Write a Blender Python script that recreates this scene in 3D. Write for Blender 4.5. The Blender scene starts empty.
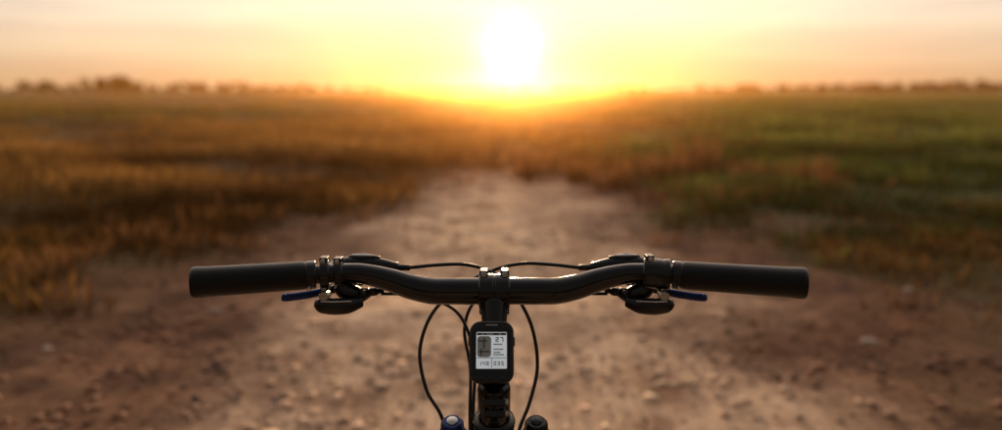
import bpy, bmesh, math, numpy as np
from mathutils import Vector, Matrix
rng = np.random.default_rng(7)
sc = bpy.context.scene
sc.view_settings.view_transform = 'Standard'
sc.view_settings.look = 'None'
sc.view_settings.exposure = 0

# ------------------------------------------------------------------ helpers
def link(o, parent=None):
    sc.collection.objects.link(o)
    if parent: o.parent = parent
    return o
def empty(name):
    e = bpy.data.objects.new(name, None); e.empty_display_size = .1
    return link(e)
def mat(name, col, rough=.5, metal=0., bump=0., bscale=200., coat=0., spec=.5, var=0.12, vscale=30.):
    m = bpy.data.materials.new(name); m.use_nodes = True
    nt = m.node_tree; b = nt.nodes['Principled BSDF']
    b.inputs['Roughness'].default_value = rough
    b.inputs['Metallic'].default_value = metal
    b.inputs['Coat Weight'].default_value = coat
    b.inputs['Specular IOR Level'].default_value = spec
    tc = nt.nodes.new('ShaderNodeTexCoord')
    n = nt.nodes.new('ShaderNodeTexNoise'); n.inputs['Scale'].default_value = vscale; n.inputs['Detail'].default_value = 5
    nt.links.new(tc.outputs['Object'], n.inputs['Vector'])
    r = nt.nodes.new('ShaderNodeMix'); r.data_type = 'RGBA'
    r.inputs['A'].default_value = (*[c*(1-var*2) for c in col], 1)
    r.inputs['B'].default_value = (*[min(1, c*(1+var*2)) for c in col], 1)
    nt.links.new(n.outputs['Fac'], r.inputs['Factor'])
    nt.links.new(r.outputs['Result'], b.inputs['Base Color'])
    # roughness variation (dust, handling)
    mr = nt.nodes.new('ShaderNodeMapRange'); mr.inputs['To Min'].default_value = max(0, rough-.08); mr.inputs['To Max'].default_value = min(1, rough+.12)
    nt.links.new(n.outputs['Fac'], mr.inputs['Value']); nt.links.new(mr.outputs['Result'], b.inputs['Roughness'])
    if bump > 0:
        n2 = nt.nodes.new('ShaderNodeTexNoise'); n2.inputs['Scale'].default_value = bscale
        nt.links.new(tc.outputs['Object'], n2.inputs['Vector'])
        bp = nt.nodes.new('ShaderNodeBump'); bp.inputs['Strength'].default_value = bump; bp.inputs['Distance'].default_value = .001
        nt.links.new(n2.outputs['Fac'], bp.inputs['Height']); nt.links.new(bp.outputs['Normal'], b.inputs['Normal'])
    return m
def finish(name, bm, m, parent, smooth=True, bevel=0, seg=3):
    me = bpy.data.meshes.new(name); bmesh.ops.recalc_face_normals(bm, faces=bm.faces); bm.to_mesh(me); bm.free()
    o = bpy.data.objects.new(name, me); me.materials.append(m); link(o, parent)
    if smooth:
        for p in me.polygons: p.use_smooth = True
        try: me.set_sharp_from_angle(angle=math.radians(38))
        except Exception: pass
    if bevel:
        md = o.modifiers.new('b', 'BEVEL'); md.width = bevel; md.segments = seg; md.limit_method = 'ANGLE'
        md.angle_limit = math.radians(35); md.harden_normals = True
    return o
def catmull(pts, rad, n):
    P = [np.array(p, float) for p in pts]; R = list(rad)
    P = [2*P[0]-P[1]] + P + [2*P[-1]-P[-2]]; R = [R[0]] + R + [R[-1]]
    op, orr = [], []
    for i in range(1, len(P)-2):
        for k in range(n):
            t = k/n; a, b, c, d = P[i-1], P[i], P[i+1], P[i+2]
            op.append(.5*((2*b)+(-a+c)*t+(2*a-5*b+4*c-d)*t*t+(-a+3*b-3*c+d)*t**3))
            orr.append(R[i]*(1-t)+R[i+1]*t)
    op.append(P[-2]); orr.append(R[-2])
    return op, orr
def sweep(name, pts, rad, m, parent, n=8, seg=20, smooth_path=True, flat=(1, 1), cap_round=True):
    if not hasattr(rad, '__len__'): rad = [rad]*len(pts)
    if smooth_path and len(pts) > 2: P, R = catmull(pts, rad, n)
    else: P, R = [np.array(p, float) for p in pts], list(rad)
    if cap_round:   # small rounded ends
        def ext(p, q, r):
            d = (p-q)/np.linalg.norm(p-q); return [(p+d*r*.12, r*.93), (p+d*r*.2, r*.78)]
        a = ext(P[0], P[1], R[0]); b = ext(P[-1], P[-2], R[-1])
        P = [a[1][0], a[0][0]]+P+[b[0][0], b[1][0]]; R = [a[1][1], a[0][1]]+R+[b[0][1], b[1][1]]
    bm = bmesh.new(); rings = []
    T = Vector(P[1]-P[0]).normalized()
    up = Vector((0, 0, 1)) if abs(T.z) < .9 else Vector((0, 1, 0))
    u = (up - T*up.dot(T)).normalized()
    for i, p in enumerate(P):
        if i == 0: t = Vector(P[1]-P[0])
        elif i == len(P)-1: t = Vector(P[-1]-P[-2])
        else: t = Vector(P[i+1]-P[i-1])
        t.normalize(); u = (u - t*u.dot(t)).normalized(); v = t.cross(u)
        rings.append([bm.verts.new(Vector(p)+(u*math.cos(a)*flat[0]+v*math.sin(a)*flat[1])*R[i])
                      for a in [2*math.pi*k/seg for k in range(seg)]])
    for a, b in zip(rings[:-1], rings[1:]):
        for k in range(seg): bm.faces.new([a[k], a[(k+1) % seg], b[(k+1) % seg], b[k]])
    bm.faces.new(rings[0][::-1]); bm.faces.new(rings[-1])
    return finish(name, bm, m, parent)
def lathe(name, o, axis, prof, m, parent, seg=32):
    """prof: list of (dist along axis, radius)"""
    ax = Vector(axis).normalized(); up = Vector((0, 0, 1)) if abs(ax.z) < .9 else Vector((0, 1, 0))
    u = (up-ax*up.dot(ax)).normalized(); v = ax.cross(u); bm = bmesh.new(); rings = []
    for h, r in prof:
        rings.append([bm.verts.new(Vector(o)+ax*h+(u*math.cos(a)+v*math.sin(a))*max(r, 1e-5)) for a in [2*math.pi*k/seg for k in range(seg)]])
    for a, b in zip(rings[:-1], rings[1:]):
        for k in range(seg): bm.faces.new([a[k], a[(k+1) % seg], b[(k+1) % seg], b[k]])
    bm.faces.new(rings[0][::-1]); bm.faces.new(rings[-1])
    return finish(name, bm, m, parent)
def box(name, c, size, m, parent, rot=None, bevel=.002, seg=3):
    bm = bmesh.new(); bmesh.ops.create_cube(bm, size=1)
    M = Matrix.Translation(Vector(c)) @ (rot.to_4x4() if rot else Matrix.Identity(4)) @ Matrix.Diagonal((*size, 1))
    bm.transform(M)
    return finish(name, bm, m, parent, bevel=bevel, seg=seg)
def ring(name, c, axis, R, r, m, parent, seg=72, sub=14, flat=1.0):
    ax = Vector(axis).normalized(); up = Vector((0, 0, 1)); u = (up-ax*up.dot(ax)).normalized(); v = ax.cross(u); bm = bmesh.new(); rings = []
    for i in range(seg):
        a = 2*math.pi*i/seg; d = u*math.cos(a)+v*math.sin(a)
        rings.append([bm.verts.new(Vector(c)+d*(R+r*math.cos(b)*flat)+ax*r*math.sin(b)) for b in [2*math.pi*k/sub for k in range(sub)]])
    for i in range(seg):
        a, b = rings[i], rings[(i+1) % seg]
        for k in range(sub): bm.faces.new([a[k], a[(k+1) % sub], b[(k+1) % sub], b[k]])
    return finish(name, bm, m, parent)
def rprism(name, M, w, h, d, r, m, parent, bevel=.0015, seg=8, z0=0., topscale=1.0):
    """rounded rectangle outline in local XY, extruded z0..z0+d along local Z"""
    pts = []
    for cx, cy, a0 in ((w/2-r, h/2-r, 0), (-w/2+r, h/2-r, 90), (-w/2+r, -h/2+r, 180), (w/2-r, -h/2+r, 270)):
        for k in range(seg+1):
            a = math.radians(a0+90*k/seg); pts.append((cx+r*math.cos(a), cy+r*math.sin(a)))
    bm = bmesh.new()
    A = [bm.verts.new((x, y, z0)) for x, y in pts]; B = [bm.verts.new((x*topscale, y*topscale, z0+d)) for x, y in pts]
    bm.faces.new(A[::-1]); bm.faces.new(B)
    for k in range(len(pts)): bm.faces.new([A[k], A[(k+1) % len(pts)], B[(k+1) % len(pts)], B[k]])
    bm.transform(M)
    return finish(name, bm, m, parent, bevel=bevel)

# ------------------------------------------------------------------ noise
_perm = rng.random((256, 256))
def vnoise(x, y):
    xi = np.floor(x).astype(int); yi = np.floor(y).astype(int); fx = x-xi; fy = y-yi
    fx = fx*fx*(3-2*fx); fy = fy*fy*(3-2*fy)
    g = lambda a, b: _perm[a % 256, b % 256]
    return (g(xi, yi)*(1-fx)+g(xi+1, yi)*fx)*(1-fy)+(g(xi, yi+1)*(1-fx)+g(xi+1, yi+1)*fx)*fy
def fbm(x, y, o=4):
    s = 0; a = .5; t = 0
    for i in range(o): s = s+a*vnoise(x*2**i+17.3*i, y*2**i+5.1*i); t += a; a *= .5
    return s/t
def sstep(a, b, x):
    t = np.clip((x-a)/(b-a), 0, 1); return t*t*(3-2*t)
def centre(y): return 0.12-.1*np.sin(np.clip(y-3, 0, 9)*.5)+np.where(y > 9, (y-9)*-.06, 0)
def dirt_mask(x, y):    # trodden bare soil
    hw = np.interp(y, [-50, 0, 4, 5.5, 8, 10, 13, 18, 40, 80], [3.2, 3.2, 3.2, 2.6, 1.8, 1.35, 1.0, .8, .8, .8])
    dx = x-centre(y)
    d = np.abs(dx)/(hw*np.where(dx < 0, .86, 1.0)) + (fbm(x*.7+3, y*.7+9)-.5)*1.2
    return (1-sstep(.55, 1.45, d))*(1-.8*sstep(9.5, 14.5, y+(fbm(x*.5, y*.5+40)-.5)*5))
def track_mask(x, y):   # pale compacted strip in the middle
    hw = np.interp(y, [-50, 3, 5, 8, 10, 13], [1.0, 1.2, 1.15, 1.05, .85, .4])
    d = np.abs(x-centre(y)+.02)/hw + (fbm(x*1.1+30, y*1.1+2)-.5)*1.1
    return (1-sstep(.4, 1.5, d))*(1-sstep(9, 13, y))
def H(x, y):
    near = sstep(1.6, 3.0, np.hypot(x, np.minimum(y-1.0, 50)*.8))
    D = dirt_mask(x, y)
    h = (fbm(x*1.2, y*1.2)-.5)*.08 + (fbm(x*5, y*5, 3)-.5)*.035 + (fbm(x*14, y*14, 2)-.5)*.014
    h = h*near + (1-D)*.04*near
    r = np.hypot(x, y)
    return h + (fbm(x*.05+4, y*.05+8, 3)-.5)*.9*sstep(14, 60, r) - .1*sstep(14, 60, r)

# ------------------------------------------------------------------ ground sheet
def build_ground():
    n = 560; k = 8.2; s = np.linspace(-1, 1, n)
    f = .95*np.sinh(k*s)
    X, Y = np.meshgrid(f, f+4.0); Z = H(X, Y)
    V = np.stack([X, Y, Z], -1).reshape(-1, 3)
    i = np.arange((n-1)*(n-1)); r = i//(n-1); c = i % (n-1); a = r*n+c
    F = np.stack([a, a+1, a+n+1, a+n], -1)
    me = bpy.data.meshes.new('ground'); me.vertices.add(len(V)); me.vertices.foreach_set('co', V.ravel())
    me.loops.add(F.size); me.loops.foreach_set('vertex_index', F.ravel())
    me.polygons.add(len(F)); me.polygons.foreach_set('loop_start', np.arange(len(F))*4)
    me.update(); me.polygons.foreach_set('use_smooth', np.ones(len(F), bool))
    x, y = V[:, 0], V[:, 1]
    col = np.stack([dirt_mask(x, y), track_mask(x, y), sstep(-.1, .25, x/np.maximum(y, 4)+(fbm(x*.15, y*.15)-.5)*.4), np.ones(len(x))], -1)
    at = me.color_attributes.new('zones', 'FLOAT_COLOR', 'POINT'); at.data.foreach_set('color', col.ravel())
    o = link(bpy.data.objects.new('ground', me))
    m = bpy.data.materials.new('soil_and_field'); m.use_nodes = True; nt = m.node_tree; N = nt.nodes; L = nt.links
    b = N['Principled BSDF']; b.inputs['Roughness'].default_value = .95; b.inputs['Specular IOR Level'].default_value = .15
    tc = N.new('ShaderNodeTexCoord'); at = N.new('ShaderNodeAttribute'); at.attribute_name = 'zones'
    sp = N.new('ShaderNodeSeparateColor'); L.new(at.outputs['Color'], sp.inputs[0])
    def noise(sc_, d=6, ro=.6):
        q = N.new('ShaderNodeTexNoise'); q.inputs['Scale'].default_value = sc_; q.inputs['Detail'].default_value = d; q.inputs['Roughness'].default_value = ro
        L.new(tc.outputs['Object'], q.inputs['Vector']); return q.outputs['Fac']
    def ramp(fac, a, b_, c0, c1):
        q = N.new('ShaderNodeValToRGB'); q.color_ramp.elements[0].position = a; q.color_ramp.elements[1].position = b_
        q.color_ramp.elements[0].color = (*c0, 1); q.color_ramp.elements[1].color = (*c1, 1); L.new(fac, q.inputs[0]); return q.outputs[0]
    def mix(f, a, b_):
        q = N.new('ShaderNodeMix'); q.data_type = 'RGBA'; L.new(f, q.inputs['Factor']); L.new(a, q.inputs['A']); L.new(b_, q.inputs['B']); return q.outputs['Result']
    n1 = noise(2.4, 7, .68); n2 = noise(.25, 4); n3 = noise(.03, 5); n4 = noise(18., 5, .7)
    red = ramp(n1, .34, .66, (.082, .034, .017), (.30, .145, .076))
    pale = ramp(n1, .34, .62, (.34, .185, .105), (.80, .56, .38))
    dry = ramp(n2, .3, .7, (.07, .038, .014), (.18, .105, .038))
    grn = ramp(n2, .3, .7, (.042, .052, .014), (.115, .115, .030))
    far = ramp(n3, .35, .65, (.055, .048, .014), (.13, .095, .03))
    fld = mix(sp.outputs[2], dry, grn)
    ql = N.new('ShaderNodeMix'); ql.data_type = 'RGBA'; ql.inputs['Factor'].default_value = .3; L.new(fld, ql.inputs['A']); L.new(far, ql.inputs['B'])
    c = mix(sp.outputs[0], ql.outputs['Result'], red)
    c = mix(sp.outputs[1], c, pale)
    sh = ramp(n4, .3, .62, (.45, .42, .40), (1, 1, 1))
    mm = N.new('ShaderNodeMix'); mm.data_type = 'RGBA'; mm.blend_type = 'MULTIPLY'; mm.inputs['Factor'].default_value = .75
    L.new(c, mm.inputs['A']); L.new(sh, mm.inputs['B']); L.new(mm.outputs['Result'], b.inputs['Base Color'])
    bp = N.new('ShaderNodeBump'); bp.inputs['Strength'].default_value = .6; bp.inputs['Distance'].default_value = .02
    L.new(n4, bp.inputs['Height']); L.new(bp.outputs['Normal'], b.inputs['Normal'])
    me.materials.append(m)
build_ground()

# ------------------------------------------------------------------ vegetation
def foliage_mat(name, trans=.5, tint=(1.3, 1.1, .75)):
    m = bpy.data.materials.new(name); m.use_nodes = True; nt = m.node_tree; N = nt.nodes; L = nt.links
    N.remove(N['Principled BSDF']); out = N['Material Output']
    at = N.new('ShaderNodeAttribute'); at.attribute_name = 'Col'
    d = N.new('ShaderNodeBsdfDiffuse'); t = N.new('ShaderNodeBsdfTranslucent'); x = N.new('ShaderNodeMixShader'); x.inputs[0].default_value = trans
    L.new(at.outputs['Color'], d.inputs['Color'])
    g = N.new('ShaderNodeMix'); g.data_type = 'RGBA'; g.blend_type = 'MULTIPLY'; g.inputs['Factor'].default_value = 1; g.inputs['B'].default_value = (*tint, 1)
    L.new(at.outputs['Color'], g.inputs['A']); L.new(g.outputs['Result'], t.inputs['Color'])
    L.new(d.outputs[0], x.inputs[1]); L.new(t.outputs[0], x.inputs[2]); L.new(x.outputs[0], out.inputs[0])
    return m
def mesh_np(name, V, faces_list, col, m):
    me = bpy.data.meshes.new(name); me.vertices.add(len(V)); me.vertices.foreach_set('co', V.astype(np.float32).ravel())
    idx = np.concatenate([f.ravel() for f in faces_list]); tot = np.concatenate([np.full(len(f), f.shape[1]) for f in faces_list])
    me.loops.add(len(idx)); me.loops.foreach_set('vertex_index', idx.astype(np.int32))
    me.polygons.add(len(tot)); me.polygons.foreach_set('loop_start', (np.cumsum(tot)-tot).astype(np.int32)); me.update()
    if col is not None:
        at = me.color_attributes.new('Col', 'FLOAT_COLOR', 'POINT')
        at.data.foreach_set('color', np.concatenate([col, np.ones((len(col), 1))], 1).astype(np.float32).ravel())
    me.materials.append(m); return link(bpy.data.objects.new(name, me))
def blades(name, tx, ty, th, tw, tcol, nb, m, wscale=1.0, lean=.5):
    T = len(tx); ti = np.repeat(np.arange(T), nb); n = len(ti)
    a = rng.random(n)*2*np.pi; rr = np.sqrt(rng.random(n))*tw[ti]
    bx = tx[ti]+np.cos(a)*rr; by = ty[ti]+np.sin(a)*rr; bz = H(bx, by)-.01
    h = th[ti]*(.45+.75*rng.random(n)); w = h*.022*wscale*(.6+.8*rng.random(n))+.0015
    la = a+rng.normal(0, .7, n); l = h*lean*rng.random(n)
    wa = rng.random(n)*2*np.pi; wx, wy = np.cos(wa)*w, np.sin(wa)*w
    mx, my, mz = bx+np.cos(la)*l*.35, by+np.sin(la)*l*.35, bz+h*.6
    px, py, pz = bx+np.cos(la)*l, by+np.sin(la)*l, bz+h
    V = np.stack([np.stack(v, -1) for v in ((bx-wx, by-wy, bz), (bx+wx, by+wy, bz), (mx+wx*.8, my+wy*.8, mz), (mx-wx*.8, my-wy*.8, mz), (px, py, pz))], 1).reshape(-1, 3)
    q = np.arange(n)*5
    F1 = np.stack([q, q+1, q+2, q+3], -1); F2 = np.stack([q+3, q+2, q+4], -1)
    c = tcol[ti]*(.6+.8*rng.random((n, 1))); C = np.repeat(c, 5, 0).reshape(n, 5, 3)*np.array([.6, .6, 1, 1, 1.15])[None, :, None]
    return mesh_np(name, V, [F1, F2], C.reshape(-1, 3), m)
def scatter(n, r0, r1, half=math.radians(52)):
    r = r0*np.exp(rng.random(n)*math.log(r1/r0)); a = (rng.random(n)*2-1)*half
    return np.sin(a)*r, np.cos(a)*r, r
GM = foliage_mat('grass_blades', .45)
x, y, r = scatter(30000, 2.6, 170)
side = x/np.maximum(y, 3)+(fbm(x*.15, y*.15)-.5)*.3
D = dirt_mask(x, y)
patch = fbm(x*.45+50, y*.45+12, 4); big = fbm(x*.05+9, y*.03+2, 3)
gap = sstep(.34, .50, fbm(x*.6+80, y*.6+33, 3))          # bare gaps between the clumps
keep = (D < .55*rng.random(len(x))) & (rng.random(len(x)) < np.where(r < 25, .25+.75*gap, .8))
x, y, r, side, patch, big = [q[keep] for q in (x, y, r, side, patch, big)]
th = np.interp(r, [2, 5, 9, 20, 60, 170], [.06, .11, .16, .22, .32, .5])*(.15+1.7*patch)
th = th*np.where((x < 0) & (r < 16), 1.35, 1.0)
tw = np.interp(r, [2, 5, 20, 60, 170], [.10, .16, .4, 1.1, 3.0])
isg = (side > .12+.14*rng.random(len(x))) & (y > 5+rng.random(len(x))*5)
isg |= (r > 30) & (rng.random(len(x)) < .2)
isg &= rng.random(len(x)) < .82
p = np.clip((patch-.35)/.3, 0, 1)[:, None]; bq = np.clip((big-.38)/.25, 0, 1)[:, None]
dryc = (np.array([.075, .040, .017])*(1-p)+np.array([.26, .155, .065])*p)*(1-.4*bq)+np.array([.01, .02, .0])*bq
grnc = (np.array([.050, .062, .020])*(1-p)+np.array([.17, .172, .065])*p)*(1-.35*bq)+np.array([.03, .025, .0])*bq
k = ~isg
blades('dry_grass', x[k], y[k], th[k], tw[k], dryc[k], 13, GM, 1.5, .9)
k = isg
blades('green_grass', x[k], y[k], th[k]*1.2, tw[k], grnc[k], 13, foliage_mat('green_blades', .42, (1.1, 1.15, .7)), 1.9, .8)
# reddish dry weeds beside the track
def clus(n, cx, cy, sx, sy): return rng.normal(cx, sx, n), rng.normal(cy, sy, n)
parts = [(60, 1.9, 10.4, .9, .7, .15, .40), (36, 3.4, 10.2, .7, .5, .12, .34), (30, 1.0, 12.4, .7, .8, .12, .32), (26, -2.2, 12, .9, .9, .1, .28), (24, -3.0, 8.0, .8, 1.0, .10, .28),
         (34, 0, 13.0, 1.2, .9, .1, .22), (30, 3.2, 5.6, 1.0, .9, .05, .15), (30, -3.4, 5.4, .8, 1.0, .08, .24), (14, 2.4, 4.2, .6, .4, .03, .09), (5, 2.9, 11.4, .1, .2, .4, .55), (6, 1.9, 8.4, .25, .5, .15, .3)]
W = [(*clus(n, cx, cy, sx, sy), rng.uniform(h0, h1, n)) for n, cx, cy, sx, sy, h0, h1 in parts]
wx, wy, wh = [np.concatenate([q[i] for q in W]) for i in range(3)]
wc = np.array([.22, .115, .055])[None]*(.45+.9*rng.random((len(wx), 1)))
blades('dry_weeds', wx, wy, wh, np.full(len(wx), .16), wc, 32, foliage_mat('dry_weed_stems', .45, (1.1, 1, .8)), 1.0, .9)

# clods and stones on the track
def blobs(name, X, Y, S, col, m, seed=1):
    bm = bmesh.new(); bmesh.ops.create_icosphere(bm, subdivisions=1, radius=1); bm.verts.ensure_lookup_table()
    B = np.array([v.co[:] for v in bm.verts]); F = np.array([[v.index for v in f.verts] for f in bm.faces]); bm.free()
    n = len(X); J = 1+rng.normal(0, .2, (n, len(B), 1)); sc3 = np.stack([S*rng.uniform(.7, 1.4, n), S*rng.uniform(.7, 1.4, n), S*rng.uniform(.35, .75, n)], -1)[:, None]
    V = B[None]*J*sc3 + np.stack([X, Y, H(X, Y)+S*.12], -1)[:, None]
    FF = (F[None]+np.arange(n)[:, None, None]*len(B)).reshape(-1, 3)
    C = np.repeat(col, len(B), 0)
    return mesh_np(name, V.reshape(-1, 3), [FF], C, m)
def attr_mat(name):
    m = bpy.data.materials.new(name); m.use_nodes = True; nt = m.node_tree
    at = nt.nodes.new('ShaderNodeAttribute'); at.attribute_name = 'Col'; b = nt.nodes['Principled BSDF']; b.inputs['Roughness'].default_value = .9
    n = nt.nodes.new('ShaderNodeTexNoise'); n.inputs['Scale'].default_value = 60; mx = nt.nodes.new('ShaderNodeMix'); mx.data_type = 'RGBA'; mx.blend_type = 'MULTIPLY'
    mx.inputs['Factor'].default_value = .3; nt.links.new(at.outputs['Color'], mx.inputs['A']); nt.links.new(n.outputs['Color'], mx.inputs['B'])
    nt.links.new(mx.outputs['Result'], b.inputs['Base Color']); return m
x, y, r = scatter(17000, 1.9, 13, math.radians(50)); k = (dirt_mask(x, y) > .2) & (rng.random(len(x)) < .3+.7*(fbm(x*1.5, y*1.5) > .5)); x, y = x[k], y[k]
S = .005+.026*rng.random(len(x))**3; tr = track_mask(x, y)[:, None]
c = (np.array([.24, .112, .06])*(1-tr)+np.array([.62, .42, .29])*tr)*(.45+1.05*rng.random((len(x), 1)))
blobs('soil_clods', x, y, S, np.minimum(c, .85), attr_mat('clods'))
x = np.array([1.86, 1.2, -1.6, .7, 2.5, -2.2, -.8]); y = np.array([3.75, 3.1, 4.2, 5.2, 4.6, 3.6, 6.4])
blobs('stones', x, y, np.array([.05, .03, .03, .03, .04, .03, .03]), np.full((7, 3), .55)*np.array([1, .76, .6]), attr_mat('stone'))

# distant trees
def treeline():
    V = []; Fq = []; C = []; off = 0
    trees = []
    for _ in range(46):   # left copse
        az = rng.uniform(-34, -13.5); trees.append((az, rng.uniform(230, 290), rng.uniform(1.8, 3.0)))
    for az, h in ((-27, 4.2), (-26.2, 4.8), (-25.5, 4.2), (-26.7, 4.5), (-31.5, 3.2), (-24.8, 3.4), (-19.5, 3.3), (-18.8, 3.6), (-30, 3.3)):
        trees.append((az, 250, h))
    for _ in range(80):
        az = rng.uniform(9, 35); trees.append((az, rng.uniform(240, 300), rng.uniform(1.2, 2.2)+(az-9)*.06))
    for _ in range(90):
        az = rng.uniform(-14, 10); trees.append((az, rng.uniform(330, 420), rng.uniform(1.2, 2.6)))
    for az, d, h in trees:
        cx, cy = math.sin(math.radians(az))*d, math.cos(math.radians(az))*d
        z0 = float(H(np.array([cx]), np.array([cy]))[0]); n = 300
        nl = 6; lob = np.stack([rng.normal(0, h*.38, nl), rng.normal(0, h*.3, nl), rng.uniform(h*.22, h*.85, nl)], -1); lr = rng.uniform(.16, .3, nl)*h
        li = rng.integers(0, nl, n); dv = rng.normal(0, 1, (n, 3)); dv /= np.linalg.norm(dv, axis=1)[:, None]
        P = lob[li]+dv*(lr[li]*rng.uniform(.5, 1.1, n))[:, None]+np.array([cx, cy, z0]); P[:, 2] = np.maximum(P[:, 2], z0+.1)
        a = rng.normal(0, 1, (n, 3)); a /= np.linalg.norm(a, axis=1)[:, None]; b = np.cross(a, rng.normal(0, 1, (n, 3))); b /= np.linalg.norm(b, axis=1)[:, None]
        s = h*.085
        V.append(np.stack([P-a*s, P+b*s, P+a*s, P-b*s], 1).reshape(-1, 3)); Fq.append(np.arange(n*4).reshape(n, 4)+off); off += n*4
        C.append(np.repeat(np.array([[.022, .022, .012]])*rng.uniform(.5, 1.6, (n, 1)), 4, 0))
        # trunk (tapered 4-sided)
        w = h*.03; T = np.array([[cx-w, cy-w, z0-.1], [cx+w, cy-w, z0-.1], [cx+w, cy+w, z0-.1], [cx-w, cy+w, z0-.1]]); U = T.copy(); U[:, :2] = (U[:, :2]-[cx, cy])*.4+[cx, cy]; U[:, 2] = z0+h*.7
        V.append(np.concatenate([T, U])); Fq.append(np.array([[0, 1, 5, 4], [1, 2, 6, 5], [2, 3, 7, 6], [3, 0, 4, 7]])+off); off += 8
        C.append(np.full((8, 3), .02))
    mesh_np('distant_treeline', np.concatenate(V), [np.concatenate(Fq)], np.concatenate(C), foliage_mat('tree_leaves', .08))
treeline()

# added orange scatter volume over the field, stands in for lens glare
bm = bmesh.new(); bmesh.ops.create_cube(bm, size=1, matrix=Matrix.Translation((0, 76, 1.2)) @ Matrix.Diagonal((300, 142, 4.0, 1)))
me = bpy.data.meshes.new('glare_haze'); bm.to_mesh(me); bm.free(); hz = link(bpy.data.objects.new('glare_haze', me))
m = bpy.data.materials.new('glare_scatter'); m.use_nodes = True; nt = m.node_tree; nt.nodes.remove(nt.nodes['Principled BSDF'])
vs = nt.nodes.new('ShaderNodeVolumeScatter'); vs.inputs['Color'].default_value = (1, .46, .11, 1); vs.inputs['Density'].default_value = .0014; vs.inputs['Anisotropy'].default_value = .91
nt.links.new(vs.outputs[0], nt.nodes['Material Output'].inputs['Volume']); me.materials.append(m)

# ------------------------------------------------------------------ bicycle
bike = empty('bicycle')
blackm = mat('black_anodised_alloy', (.003, .003, .0035), .10, .0, coat=0, spec=.40, vscale=40)
satin = mat('satin_black_alloy', (.004, .004, .0045), .22, .0, bump=.1, bscale=900, spec=.4)
rubber = mat('grip_rubber', (.004, .004, .0045), .38, 0, bump=.3, bscale=1400, spec=.24)
plast = mat('black_plastic', (.005, .005, .006), .28, 0, bump=.15, bscale=800, spec=.4)
steel = mat('bolt_steel', (.45, .44, .42), .28, 1.0)
blue = mat('blue_anodised', (.008, .028, .14), .3, .4)
greym = mat('frame_paint_grey', (.04, .042, .048), .3, .3, coat=.6)
cab = mat('cable_housing', (.004, .004, .004), .32, spec=.4)
tyre = mat('tyre_rubber', (.02, .02, .02), .85, bump=.5, bscale=300)

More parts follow.
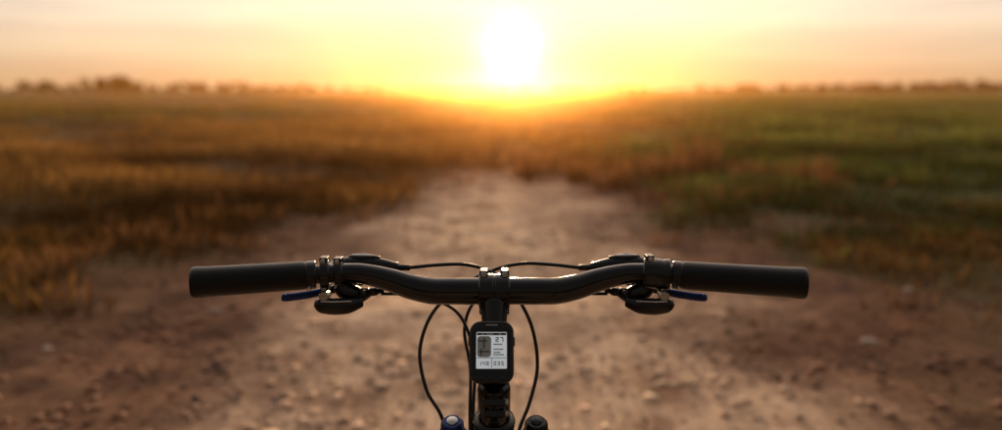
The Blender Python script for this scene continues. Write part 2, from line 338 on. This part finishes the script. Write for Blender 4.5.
BAR = [(0, .900, 1.0105), (.05, .900, 1.0105), (.075, .899, 1.0112), (.10, .896, 1.0172), (.122, .893, 1.0255), (.149, .889, 1.0335), (.17, .885, 1.0365), (.205, .878, 1.0362), (.28, .861, 1.0352), (.352, .8445, 1.0340)]
RAD = [.0162, .0162, .0160, .0150, .0138, .0122, .0113, .0111, .0111, .0111]
pts = [(-p[0], p[1], p[2]) for p in BAR[::-1]]+BAR[1:]
pts[0] = (-.332, .8494, 1.0343); pts[-1] = (.341, .8472, 1.0342)
sweep('handlebar', pts, RAD[::-1]+RAD[1:], blackm, bike, n=10, seg=40)
def bar_at(x):
    s = abs(x); xs = [p[0] for p in BAR]
    return Vector((x, float(np.interp(s, xs, [p[1] for p in BAR])), float(np.interp(s, xs, [p[2] for p in BAR]))))
for s in (-1, 1):
    sd = 'left' if s < 0 else 'right'
    o = bar_at(s*.2070); e = bar_at(-.3405 if s < 0 else .3510); ax = (e-o); Lg = ax.length
    prof = [(0, .0118), (0, .0156), (.001, .0164), (.010, .0164), (.0112, .0154), (.0118, .0154)]
    # rubber sleeve with very shallow ribs at both ends
    sl = [(.0118, .0146), (.0120, .0158), (.0135, .0163)]
    k = .016
    while k < Lg-.016:
        sl.append((k, .0163+.0011*(k/Lg))); k += .004
    sl += [(Lg-.012, .0177), (Lg-.005, .0179), (Lg-.002, .0172), (Lg-.0003, .0155), (Lg+.0005, .011)]
    lathe('grip_lock_ring_'+sd, o, ax, prof, satin, bike, 48)
    lathe('grip_'+sd, o, ax, sl, rubber, bike, 56)
    bx = bar_at(s*.212)
    lathe('grip_clamp_bolt_'+sd, bx+Vector((0, -.012, -.011)), (0, -.8, -.6), [(0, .003), (.004, .003), (.0045, .0022)], steel, bike, 12)
    bdir = (bar_at(s*.2)-bar_at(s*.185)).normalized()
    if s < 0:   # brake clamp and shifter clamp
        lathe('brake_clamp_'+sd, bar_at(s*.1925), bdir, [(0, .0112), (0, .0160), (.001, .0168), (.0095, .0168), (.0105, .0160), (.0105, .0112)], satin, bike, 40)
        lathe('shifter_clamp_'+sd, bar_at(s*.1775), bdir, [(0, .0112), (0, .0142), (.001, .0150), (.0085, .0150), (.0095, .0142), (.0095, .0112)], satin, bike, 40)
        lugs = ((.1975, .0165), (.1975, -.0165), (.182, .0150))
    else:       # one broad collar on this side
        lathe('brake_clamp_'+sd, bar_at(.1745), bdir, [(0, .0112), (0, .0168), (.0012, .0180), (.0205, .0180), (.0215, .0174), (.0235, .0174), (.0245, .0180), (.0300, .0180), (.0310, .0168), (.0310, .0112)], satin, bike, 48)
        lugs = ((.181, .0180), (.196, -.0178))
    for q, (dx, dz) in enumerate(lugs):
        box(f'clamp_lug_{sd}_{q}', bar_at(s*dx)+Vector((0, .002, dz)), (.0095, .015, .008), satin, bike, bevel=.0015)
        lathe(f'clamp_bolt_{sd}_{q}', bar_at(s*dx)+Vector((0, -.0055, dz)), (0, -1, 0), [(0, .0029), (.0025, .0029), (.003, .0023), (.003, .0014), (.001, .0013)], steel, bike, 14)
    # master cylinder body, in front of the bar
    sweep('brake_body_'+sd, [(s*.196, .893, 1.036), (s*.190, .912, 1.037), (s*.172, .922, 1.0375), (s*.145, .922, 1.0375), (s*.118, .919, 1.0350)], [.007, .0095, .0112, .0098, .0058], satin, bike, seg=24)
    sweep('brake_reservoir_'+sd, [(s*.176, .922, 1.0445), (s*.160, .922, 1.0455), (s*.140, .922, 1.0440)], [.0055, .0068, .0045], plast, bike, seg=20)
    sweep('brake_reservoir_cap_'+sd, [(s*.172, .918, 1.0500), (s*.145, .918, 1.0495)], [.0018, .0018], steel, bike, seg=10)
    sweep('hose_ferrule_'+sd, [(s*.118, .919, 1.035), (s*.103, .918, 1.0348)], [.0042, .0036], satin, bike, seg=16)
    # lever blade
    lathe('lever_pivot_'+sd, (s*.170, .930, 1.012), (0, 0, 1), [(0, .006), (.001, .0068), (.018, .0068), (.019, .006)], satin, bike, 20)
    sweep('brake_lever_arm_'+sd, [(s*.165, .930, 1.016), (s*.180, .936, 1.010), (s*.200, .927, 1.005), (s*.218, .917, 1.0035)], [.0065, .006, .005, .0048], satin, bike, seg=16, flat=(1, .7))
    sweep('brake_lever_blade_'+sd, [(s*.206, .924, 1.004), (s*.225, .912, 1.003), (s*.240, .904, 1.0025), (s*.249, .899, 1.003), (s*.2515, .895, 1.004)], [.0046, .0050, .0048, .0052, .0045], blue, bike, seg=16, flat=(1, .6))
    # shifter pod and thumb paddles
    sweep('shifter_body_'+sd, [(s*.182, .888, 1.021), (s*.174, .889, 1.013), (s*.162, .893, 1.0075), (s*.150, .899, 1.009)], [.0095, .0115, .0105, .0060], plast, bike, seg=24)
    sweep('shift_paddle_'+sd, [(s*.156, .880, 1.0025), (s*.170, .873, 1.0), (s*.186, .870, 1.0), (s*.200, .870, 1.0015), (s*.2065, .872, 1.003)], [.0075, .0110, .0118, .0110, .0065], plast, bike, seg=28, flat=(.85, .6))
    sweep('shift_paddle_small_'+sd, [(s*.166, .892, 1.007), (s*.158, .885, 1.012), (s*.153, .878, 1.015)], [.0045, .004, .0035], satin, bike, seg=14, flat=(.6, 1))
    sweep('shift_paddle_glint_'+sd, [(s*.164, .8645, 1.0080), (s*.184, .8615, 1.0082), (s*.199, .8625, 1.0082)], [.0009, .0011, .0008], steel, bike, seg=8)  # bright sliver added to draw the highlight along the paddle edge
    lathe('barrel_adjuster_'+sd, (s*.150, .899, 1.009), (-s, .25, .1), [(0, .0045), (.003, .0050), (.009, .0050), (.011, .0035), (.018, .0030)], satin, bike, 18)
    lathe('indicator_knob_'+sd, (s*.196, .866, 1.0135), (0, -1, .1), [(-.012, .0062), (0, .0062), (.0015, .0050), (.0015, .003)], steel, bike, 20)

# stem
ST = Vector((0, .840, .912)); BC = Vector((0, .900, 1.0105)); sd_ = (BC-ST).normalized(); nn = Vector((0, -sd_.z, sd_.y))
steer = Vector((0, -.342, .940))
lathe('stem_bar_clamp', (-.0185, .900, 1.0105), (1, 0, 0), [(0, .0164), (0, .0195), (.0015, .0208), (.0165, .0208), (.0175, .0200), (.0195, .0200), (.0205, .0208), (.0355, .0208), (.037, .0195), (.037, .0164)], satin, bike, 48)
sweep('stem_body', [ST+sd_*.006, ST+sd_*.03, ST+sd_*.07, BC-sd_*.014], [.0175, .0148, .0142, .0165], satin, bike, seg=32, flat=(1.0, 1.0))
for q, (dx, d) in enumerate(((-.0125, 1), (.0125, 1), (-.0125, -1), (.0125, -1))):
    c = BC+Vector((dx, 0, 0))+Vector((0, .004, .0215))*d
    box(f'stem_faceplate_lug_{q}', c, (.0105, .018, .009), satin, bike, bevel=.002)
    lathe(f'stem_bolt_{q}', c+Vector((0, -.008, 0)), (0, -1, .15), [(0, .0036), (.003, .0036), (.0036, .0028), (.0036, .0018), (.0012, .0016)], steel, bike, 16)
lathe('stem_steerer_clamp', ST-steer*.034, steer, [(0, .0165), (.001, .0188), (.035, .0188), (.038, .0178)], satin, bike, 40)
lathe('headset_top_cap', ST+steer*.0042, steer, [(0, .0172), (.001, .0178), (.0035, .0172), (.0045, .0150), (.0045, .006), (.0035, .0055)], blackm, bike, 40)
lathe('headset_cap_bolt', ST+steer*.0075, steer, [(0, .0046), (.002, .0046), (.0026, .0036), (.0026, .0022), (.001, .002)], steel, bike, 18)
for q, z in enumerate((-.010, -.027)):
    c = ST+steer*z+Vector((0, -.019, 0))
    box(f'steerer_pinch_lug_{q}', c, (.026, .010, .010), satin, bike, rot=Matrix.Rotation(math.radians(-20), 3, 'X'), bevel=.0025)
    lathe(f'steerer_pinch_bolt_{q}', c+Vector((.013, 0, 0)), (1, 0, 0), [(0, .0034), (.003, .0034), (.0035, .0026), (.0035, .0016), (.001, .0015)], steel, bike, 14)
lathe('headset_spacer', ST-steer*.042, steer, [(0, .0172), (.0008, .0180), (.0070, .0180), (.0078, .0172)], blackm, bike, 40)
lathe('headset_upper_cup', ST-steer*.051, steer, [(0, .0240), (.0015, .0248), (.005, .0235), (.0088, .0190)], blackm, bike, 40)
hb = ST-steer*.118
lathe('head_tube', ST-steer*.115, steer, [(0, .0235), (.0, .0255), (.02, .0235), (.045, .0225), (.062, .0242), (.0638, .0236)], greym, bike, 40)
# fork
cr = ST-steer*.113
sweep('fork_crown', [cr+Vector((-.068, .010, -.012)), cr+Vector((-.045, .006, -.003)), cr, cr+Vector((.045, .006, -.003)), cr+Vector((.068, .010, -.012))], [.018, .021, .024, .021, .018], satin, bike, seg=24, flat=(.8, 1.1))
axl = Vector((0, 1.090, .352))
for s in (-1, 1):
    sdn = 'left' if s < 0 else 'right'
    top = cr+Vector((s*.050, .008, .006)); dn = -steer
    lathe('fork_stanchion_'+sdn, top+dn*.16, steer, [(0, .016), (.16, .016), (.176, .0165), (.178, .0155)], blackm, bike, 28)
    lathe('fork_top_cap_'+sdn, top+steer*.016, steer, [(0, .0168), (.016, .0168), (.019, .0150), (.019, .011)], satin, bike, 28)
    lathe('fork_adjuster_knob_'+sdn, top+steer*.034, steer, [(0, .0135), (.001, .0145), (.013, .0138), (.017, .0105), (.017, .004)], blue if s < 0 else satin, bike, 24)
    lathe('fork_knob_cap_'+sdn, top+steer*.051, steer, [(0, .0070), (.0015, .0066), (.002, .0050)], steel if s < 0 else satin, bike, 20)
    sweep('fork_lower_leg_'+sdn, [top+dn*.13, top+dn*.25, axl+Vector((s*.058, -.02, .08)), axl+Vector((s*.056, 0, 0))], [.0215, .021, .019, .014], satin, bike, seg=24)
hub_r = Vector((0, -.030, .352))
for nm, c in (('front', axl), ('rear', hub_r)):
    ring('tyre_'+nm, c, (1, 0, 0), .322, .029, tyre, bike)
    ring('rim_'+nm, c, (1, 0, 0), .289, .012, satin, bike)
    lathe('hub_'+nm, c-Vector((.052, 0, 0)), (1, 0, 0), [(0, .01), (.012, .01), (.014, .026), (.018, .026), (.02, .014), (.084, .014), (.086, .026), (.09, .026), (.092, .01), (.104, .01)], satin, bike, 24)
    lathe('brake_disc_'+nm, c-Vector((.040, 0, 0)), (1, 0, 0), [(0, .08), (.002, .08)], steel, bike, 40)
    bm = bmesh.new()
    for i in range(32):
        a = 2*math.pi*i/32; s = 1 if i % 2 else -1; a2 = a+(.5 if (i//2) % 2 else -.5)
        p = c+Vector((s*.034, math.sin(a2)*.025, math.cos(a2)*.025)); q = c+Vector((s*.004, math.sin(a)*.28, math.cos(a)*.28)); d = (q-p).normalized()
        u = d.orthogonal().normalized()*.001; v = d.cross(u)
        A = [bm.verts.new(p+w) for w in (u, v, -u, -v)]; B = [bm.verts.new(q+w) for w in (u, v, -u, -v)]
        for k in range(4): bm.faces.new([A[k], A[(k+1) % 4], B[(k+1) % 4], B[k]])
    finish('spokes_'+nm, bm, steel, bike, smooth=False)
    # knobby tread
    bm = bmesh.new()
    for i in range(70):
        for s in (-1, 0, 1):
            a = 2*math.pi*(i+.5*(s == 0))/70; R_ = .3515-(.006 if s else 0)
            M = Matrix.Translation(c+Vector((s*.016, math.sin(a)*R_, math.cos(a)*R_))) @ Matrix.Rotation(-a, 4, 'X') @ Matrix.Diagonal((.010, .012, .007, 1))
            bmesh.ops.create_cube(bm, size=1, matrix=M)
    finish('tread_'+nm, bm, tyre, bike, smooth=False)
ht_t = ST-steer*.068; ht_b = ST-steer*.102; seat_t = Vector((0, .27, .74)); bb = Vector((0, .40, .33))
sweep('top_tube', [ht_t, (ht_t+seat_t)/2+Vector((0, 0, -.012)), seat_t], [.019, .018, .016], greym, bike)
sweep('down_tube', [ht_b, (ht_b+bb)/2, bb], [.024, .027, .024], greym, bike)
sweep('seat_tube', [bb, seat_t+(seat_t-bb)*.08], .0165, greym, bike)
sd2 = (seat_t-bb).normalized()
sweep('seat_post', [seat_t, seat_t+sd2*.16], .0142, blackm, bike)
sp = seat_t+sd2*.165
bm = bmesh.new(); rings = []
for t, w, hgt in ((-.14, .05, .012), (-.125, .068, .018), (-.08, .07, .016), (-.02, .045, .008), (.05, .022, .004), (.12, .018, .002), (.135, .010, 0)):
    c = sp+Vector((0, t, .03+hgt))
    rings.append([bm.verts.new(c+Vector((w*math.cos(a), 0, .014*math.sin(a)-.25*w*abs(math.cos(a))))) for a in [2*math.pi*k/16 for k in range(16)]])
for a, b in zip(rings[:-1], rings[1:]):
    for k in range(16): bm.faces.new([a[k], a[(k+1) % 16], b[(k+1) % 16], b[k]])
bm.faces.new(rings[0]); bm.faces.new(rings[-1][::-1]); finish('saddle', bm, rubber, bike)
for s in (-1, 1):
    q = '_left' if s < 0 else '_right'
    sweep('saddle_rail'+q, [sp+Vector((s*.03, -.10, .025)), sp+Vector((s*.022, -.04, .004)), sp+Vector((s*.022, .03, .004)), sp+Vector((s*.012, .10, .022))], .0035, steel, bike, seg=10)
    sweep('chain_stay'+q, [bb+Vector((s*.03, -.02, 0)), bb+Vector((s*.045, -.15, .005)), hub_r+Vector((s*.062, 0, 0))], [.012, .011, .009], greym, bike)
    sweep('seat_stay'+q, [seat_t+Vector((s*.014, 0, -.02)), (seat_t+hub_r)/2+Vector((s*.045, 0, .01)), hub_r+Vector((s*.062, 0, .0))], [.009, .008, .008], greym, bike)
    pe = bb+Vector((s*.08, s*.17, -.02))
    sweep('crank_arm'+q, [bb+Vector((s*.06, 0, 0)), pe], [.014, .011], satin, bike, flat=(1, .6))
    box('pedal'+q, pe+Vector((s*.055, 0, 0)), (.09, .085, .018), plast, bike, bevel=.005)
lathe('bottom_bracket', bb-Vector((.062, 0, 0)), (1, 0, 0), [(0, .015), (.026, .015), (.026, .021), (.098, .021), (.098, .015), (.124, .015)], satin, bike)
lathe('chainring', bb+Vector((.046, 0, 0)), (1, 0, 0), [(0, .072), (.003, .072)], satin, bike, 40)
sweep('chain_upper', [bb+Vector((.047, 0, .071)), hub_r+Vector((.047, 0, .035))], .004, steel, bike, seg=8)
sweep('chain_lower', [bb+Vector((.047, 0, -.071)), hub_r+Vector((.047, 0, -.05))], .004, steel, bike, seg=8)
lathe('cassette', hub_r+Vector((.03, 0, 0)), (1, 0, 0), [(0, .06), (.008, .052), (.02, .035), (.024, .03)], steel, bike, 32)

# cables and hoses
C = .0023
sweep('brake_hose_right', [(.105, .918, 1.0348), (.070, .928, 1.0365), (.035, .938, 1.0355), (.0, .945, 1.026), (-.040, .950, 1.005), (-.078, .948, .970), (-.094, .935, .925), (-.085, .918, .880), (-.064, .905, .845), (-.052, .90, .78)], C, cab, bike, n=10, seg=12)
sweep('brake_hose_left', [(-.105, .918, 1.0348), (-.070, .928, 1.0360), (-.035, .936, 1.0345), (-.004, .940, 1.024), (.022, .945, 1.000), (.046, .945, .955), (.054, .935, .905), (.044, .915, .865), (.030, .895, .835), (.026, .88, .80), (.020, .80, .77)], C, cab, bike, n=10, seg=12)
sweep('shift_cable_left', [(-.135, .901, 1.007), (-.105, .912, 1.003), (-.075, .925, .993), (-.048, .935, .975), (-.032, .93, .948), (-.024, .915, .915), (-.026, .90, .86), (-.024, .87, .80)], C*.9, cab, bike, n=10, seg=12)
sweep('shift_cable_right', [(.135, .901, 1.007), (.100, .914, 1.004), (.060, .930, 1.004), (.010, .942, 1.006), (-.025, .946, .985), (-.038, .94, .950), (-.030, .92, .905), (-.030, .895, .85), (-.026, .87, .80)], C*.9, cab, bike, n=10, seg=12)
bike.location.x = -.008

# ------------------------------------------------------------------ cycling computer on the stem
gps = empty('cycling_computer')
gc = ST+(BC-ST)*.30+nn*.020
R3 = Matrix(((1, 0, 0), (0, sd_.y, nn.y), (0, sd_.z, nn.z)))  # columns x, up, normal
GMx = Matrix.Translation(gc) @ R3.to_4x4()
gb = mat('computer_case', (.006, .006, .007), .3, bump=.1, bscale=900, spec=.4); gl = mat('computer_glass', (.003, .003, .004), .08, spec=.4)
lcd = mat('lcd_panel', (.60, .62, .61), .35, var=.06, vscale=90); ink = mat('lcd_ink', (.04, .04, .045), .5); gry = mat('lcd_grey', (.33, .35, .35), .5)
b = lcd.node_tree.nodes['Principled BSDF']; b.inputs['Emission Color'].default_value = (.85, .93, 1, 1); b.inputs['Emission Strength'].default_value = .30
rprism('mount_base', GMx, .030, .036, .012, .008, gb, gps, z0=-.006)
rprism('case_back', GMx, .044, .064, .007, .011, gb, gps, z0=.004, bevel=.002)
rprism('case_front', GMx, .0495, .0700, .0085, .0125, gb, gps, z0=.0095, bevel=.0028)
rprism('glass', GMx, .0430, .0560, .0012, .006, gl, gps, z0=.0174, bevel=.0004)
gs = Matrix.Translation((0, .0012, 0)); GS = GMx @ gs
rprism('lcd', GS, .0340, .0410, .0005, .0012, lcd, gps, z0=.0184, bevel=0)
def seg(nm, x0, y0, w, h, m=ink, z=.01895):
    rprism(nm, GS @ Matrix.Translation((x0+w/2, y0+h/2, 0)), w, h, .0003, min(w, h)*.2, m, gps, z0=z, bevel=0, seg=2)
seg('status_bar', -.0165, .0168, .033, .0030, gry)
for q, (a, w) in enumerate(((-.0155, .004), (-.008, .0022), (.002, .006), (.011, .004))): seg(f'status_text_{q}', a, .0172, w, .0018, ink, .0193)
D7 = {'2': 'abged', '4': 'fgbc', '7': 'abc', '5': 'afgcd', '8': 'abcdefg', '0': 'abcdef', '3': 'abgcd', '1': 'bc'}
def digit(ch, x0, y0, w, h, t):
    S = {'a': (0, h-t, w, t), 'g': (0, (h-t)/2, w, t), 'd': (0, 0, w, t), 'f': (0, h/2, t, h/2), 'b': (w-t, h/2, t, h/2), 'e': (0, 0, t, h/2), 'c': (w-t, 0, t, h/2)}
    for q, k in enumerate(D7[ch]):
        X, Y, W, Hh = S[k]; seg(f'digit_{ch}_{k}', x0+X, y0+Y, W, Hh, ink, .01895+.00002*q)
for i, ch in enumerate('27'): digit(ch, .0045+i*.0052, .0095, .0034, .0052, .0009)
seg('field_line_a', -.0165, -.0088, .033, .0005, ink); seg('label_a', .002, .0060, .010, .0012, gry)
seg('map_area', -.0160, -.0078, .0155, .0236, gry, .0187)
for q, (a, b_, w, h) in enumerate(((-.015, .010, .010, .0010), (-.009, .002, .0012, .012), (-.014, -.002, .012, .0010), (-.012, -.006, .0010, .008), (.002, -.0055, .012, .0009), (.002, -.003, .008, .0009), (.002, .0005, .011, .0009))): seg(f'map_road_{q}', a, b_, w, h, ink, .0192)
for i, ch in enumerate('148'): digit(ch, -.0140+i*.0042, -.0168, .0026, .0042, .0006)
for i, ch in enumerate('035'): digit(ch, .0026+i*.0042, -.0168, .0026, .0042, .0006)
seg('field_line_b', 0, -.0200, .0005, .0110, ink)
for q, a in enumerate((-.012, 0, .012)): rprism(f'button_{q}', GMx @ Matrix.Translation((a, -.0295, 0)), .008, .0032, .0020, .0015, plast, gps, z0=.0172, bevel=.0006)
for q in range(6): rprism(f'name_mark_{q}', GMx @ Matrix.Translation((-.0055+q*.0022, .0300, 0)), .0015, .0016, .0006, .0004, steel, gps, z0=.0178, bevel=0, seg=2)
rprism('side_button_left', GMx @ Matrix.Translation((-.0250, .012, 0)), .002, .010, .004, .0008, plast, gps, z0=.011, bevel=.0004)
rprism('side_button_right', GMx @ Matrix.Translation((.0250, .012, 0)), .002, .010, .004, .0008, plast, gps, z0=.011, bevel=.0004)
for q, t in enumerate((-.013, .013)):   # rubber mounting bands round the stem
    ring(f'mount_band_{q}', gc+sd_*t-nn*.020, sd_, .0175, .0016, rubber, gps, seg=40, sub=8)
gps.location.x = -.0105

# ------------------------------------------------------------------ light and sky
EL, AZ = math.radians(2.75), math.radians(.8)
sund = Vector((math.sin(AZ)*math.cos(EL), math.cos(AZ)*math.cos(EL), math.sin(EL)))
sl = bpy.data.lights.new('sun', 'SUN'); sl.energy = 5.0; sl.angle = math.radians(.5); sl.color = (1, .64, .34)
so = link(bpy.data.objects.new('sun', sl)); so.rotation_euler = (-sund).to_track_quat('-Z', 'Y').to_euler(); so.location = (0, 30, 20)
w = bpy.data.worlds.new('World'); sc.world = w; w.use_nodes = True; nt = w.node_tree; N = nt.nodes; L = nt.links
bg = N['Background']; out = N['World Output']
sky = N.new('ShaderNodeTexSky'); sky.sky_type = 'NISHITA'; sky.sun_disc = False; sky.sun_elevation = EL; sky.sun_rotation = AZ; sky.dust_density = 3; sky.air_density = 1.2
L.new(sky.outputs[0], bg.inputs['Color']); bg.inputs['Strength'].default_value = .05
tc = N.new('ShaderNodeTexCoord')
def vm(op, a, b=None):
    q = N.new('ShaderNodeVectorMath'); q.operation = op; L.new(a, q.inputs[0])
    if b is not None: q.inputs[1].default_value = b
    return q
def ma(op, a, b=None, clamp=False):
    q = N.new('ShaderNodeMath'); q.operation = op; q.use_clamp = clamp
    for i, v in enumerate((a, b)):
        if v is None: continue
        if hasattr(v, 'links'): L.new(v, q.inputs[i])
        else: q.inputs[i].default_value = v
    return q.outputs[0]
nrm = vm('NORMALIZE', tc.outputs['Generated']).outputs[0]
dot = vm('DOT_PRODUCT', nrm, tuple(sund)).outputs['Value']
dt = ma('MAXIMUM', dot, 0); hf = ma('MULTIPLY', ma('ADD', dot, 1.), .5)
sep = N.new('ShaderNodeSeparateXYZ'); L.new(nrm, sep.inputs[0])
rp = N.new('ShaderNodeValToRGB'); cr_ = rp.color_ramp
els = [(0, (.98, .56, .27)), (.022, (1.0, .67, .39)), (.05, (1.02, .80, .56)), (.09, (1.04, .90, .75)), (.16, (1.1, .99, .87)), (.32, (2.6, 2.12, 1.72)), (.7, (2.3, 1.97, 1.7)), (1, (1.5, 1.38, 1.35))]
cr_.elements[0].position = 0; cr_.elements[0].color = (*els[0][1], 1); cr_.elements[1].position = 1; cr_.elements[1].color = (*els[-1][1], 1)
for p_, c_ in els[1:-1]:
    e = cr_.elements.new(p_); e.color = (*c_, 1)
L.new(sep.outputs['Z'], rp.inputs[0])
# thin cloud streaks
mp = N.new('ShaderNodeMapping'); mp.inputs['Scale'].default_value = (2.2, 2.2, 22); L.new(nrm, mp.inputs[0])
cn = N.new('ShaderNodeTexNoise'); cn.inputs['Scale'].default_value = 1.6; cn.inputs['Detail'].default_value = 5; cn.inputs['Roughness'].default_value = .55; L.new(mp.outputs[0], cn.inputs['Vector'])
cm = N.new('ShaderNodeValToRGB'); cm.color_ramp.elements[0].position = .38; cm.color_ramp.elements[0].color = (1.0, 1.0, 1.0, 1); cm.color_ramp.elements[1].position = .62; cm.color_ramp.elements[1].color = (.88, .84, .87, 1)
L.new(cn.outputs['Fac'], cm.inputs[0])
mu = N.new('ShaderNodeMix'); mu.data_type = 'RGBA'; mu.blend_type = 'MULTIPLY'; mu.inputs['Factor'].default_value = 1; L.new(rp.outputs[0], mu.inputs['A']); L.new(cm.outputs[0], mu.inputs['B'])
b2 = N.new('ShaderNodeBackground'); L.new(mu.outputs['Result'], b2.inputs[0])
# the evening sky is brightest on the sun side and dim behind the rider
L.new(ma('ADD', ma('MULTIPLY', ma('POWER', hf, 2.6), .85), .06), b2.inputs['Strength'])
def glow(col, pw, st):
    q = N.new('ShaderNodeBackground'); q.inputs[0].default_value = (*col, 1); L.new(ma('MULTIPLY', ma('POWER', dt, pw), st), q.inputs[1]); return q.outputs[0]
def add(a, b):
    q = N.new('ShaderNodeAddShader'); L.new(a, q.inputs[0]); L.new(b, q.inputs[1]); return q.outputs[0]
s = add(bg.outputs[0], b2.outputs[0])
s = add(s, glow((1, .60, .34), 40, .08)); s = add(s, glow((1, .66, .38), 350, .24)); s = add(s, glow((1, .84, .62), 1500, .9)); s = add(s, glow((1, .9, .7), 6000, 6.0))
L.new(s, out.inputs['Surface'])

# ------------------------------------------------------------------ camera
cd = bpy.data.cameras.new('camera'); cam = link(bpy.data.objects.new('camera', cd)); cam.location = (0, 0, 1.25)
cam.rotation_euler = (math.radians(90-9.3), 0, 0)
cd.sensor_width = 36; cd.lens = 36*775/1002; cd.clip_start = .02; cd.clip_end = 9000
cd.dof.use_dof = True; cd.dof.focus_distance = .895; cd.dof.aperture_fstop = 2.1
sc.camera = cam
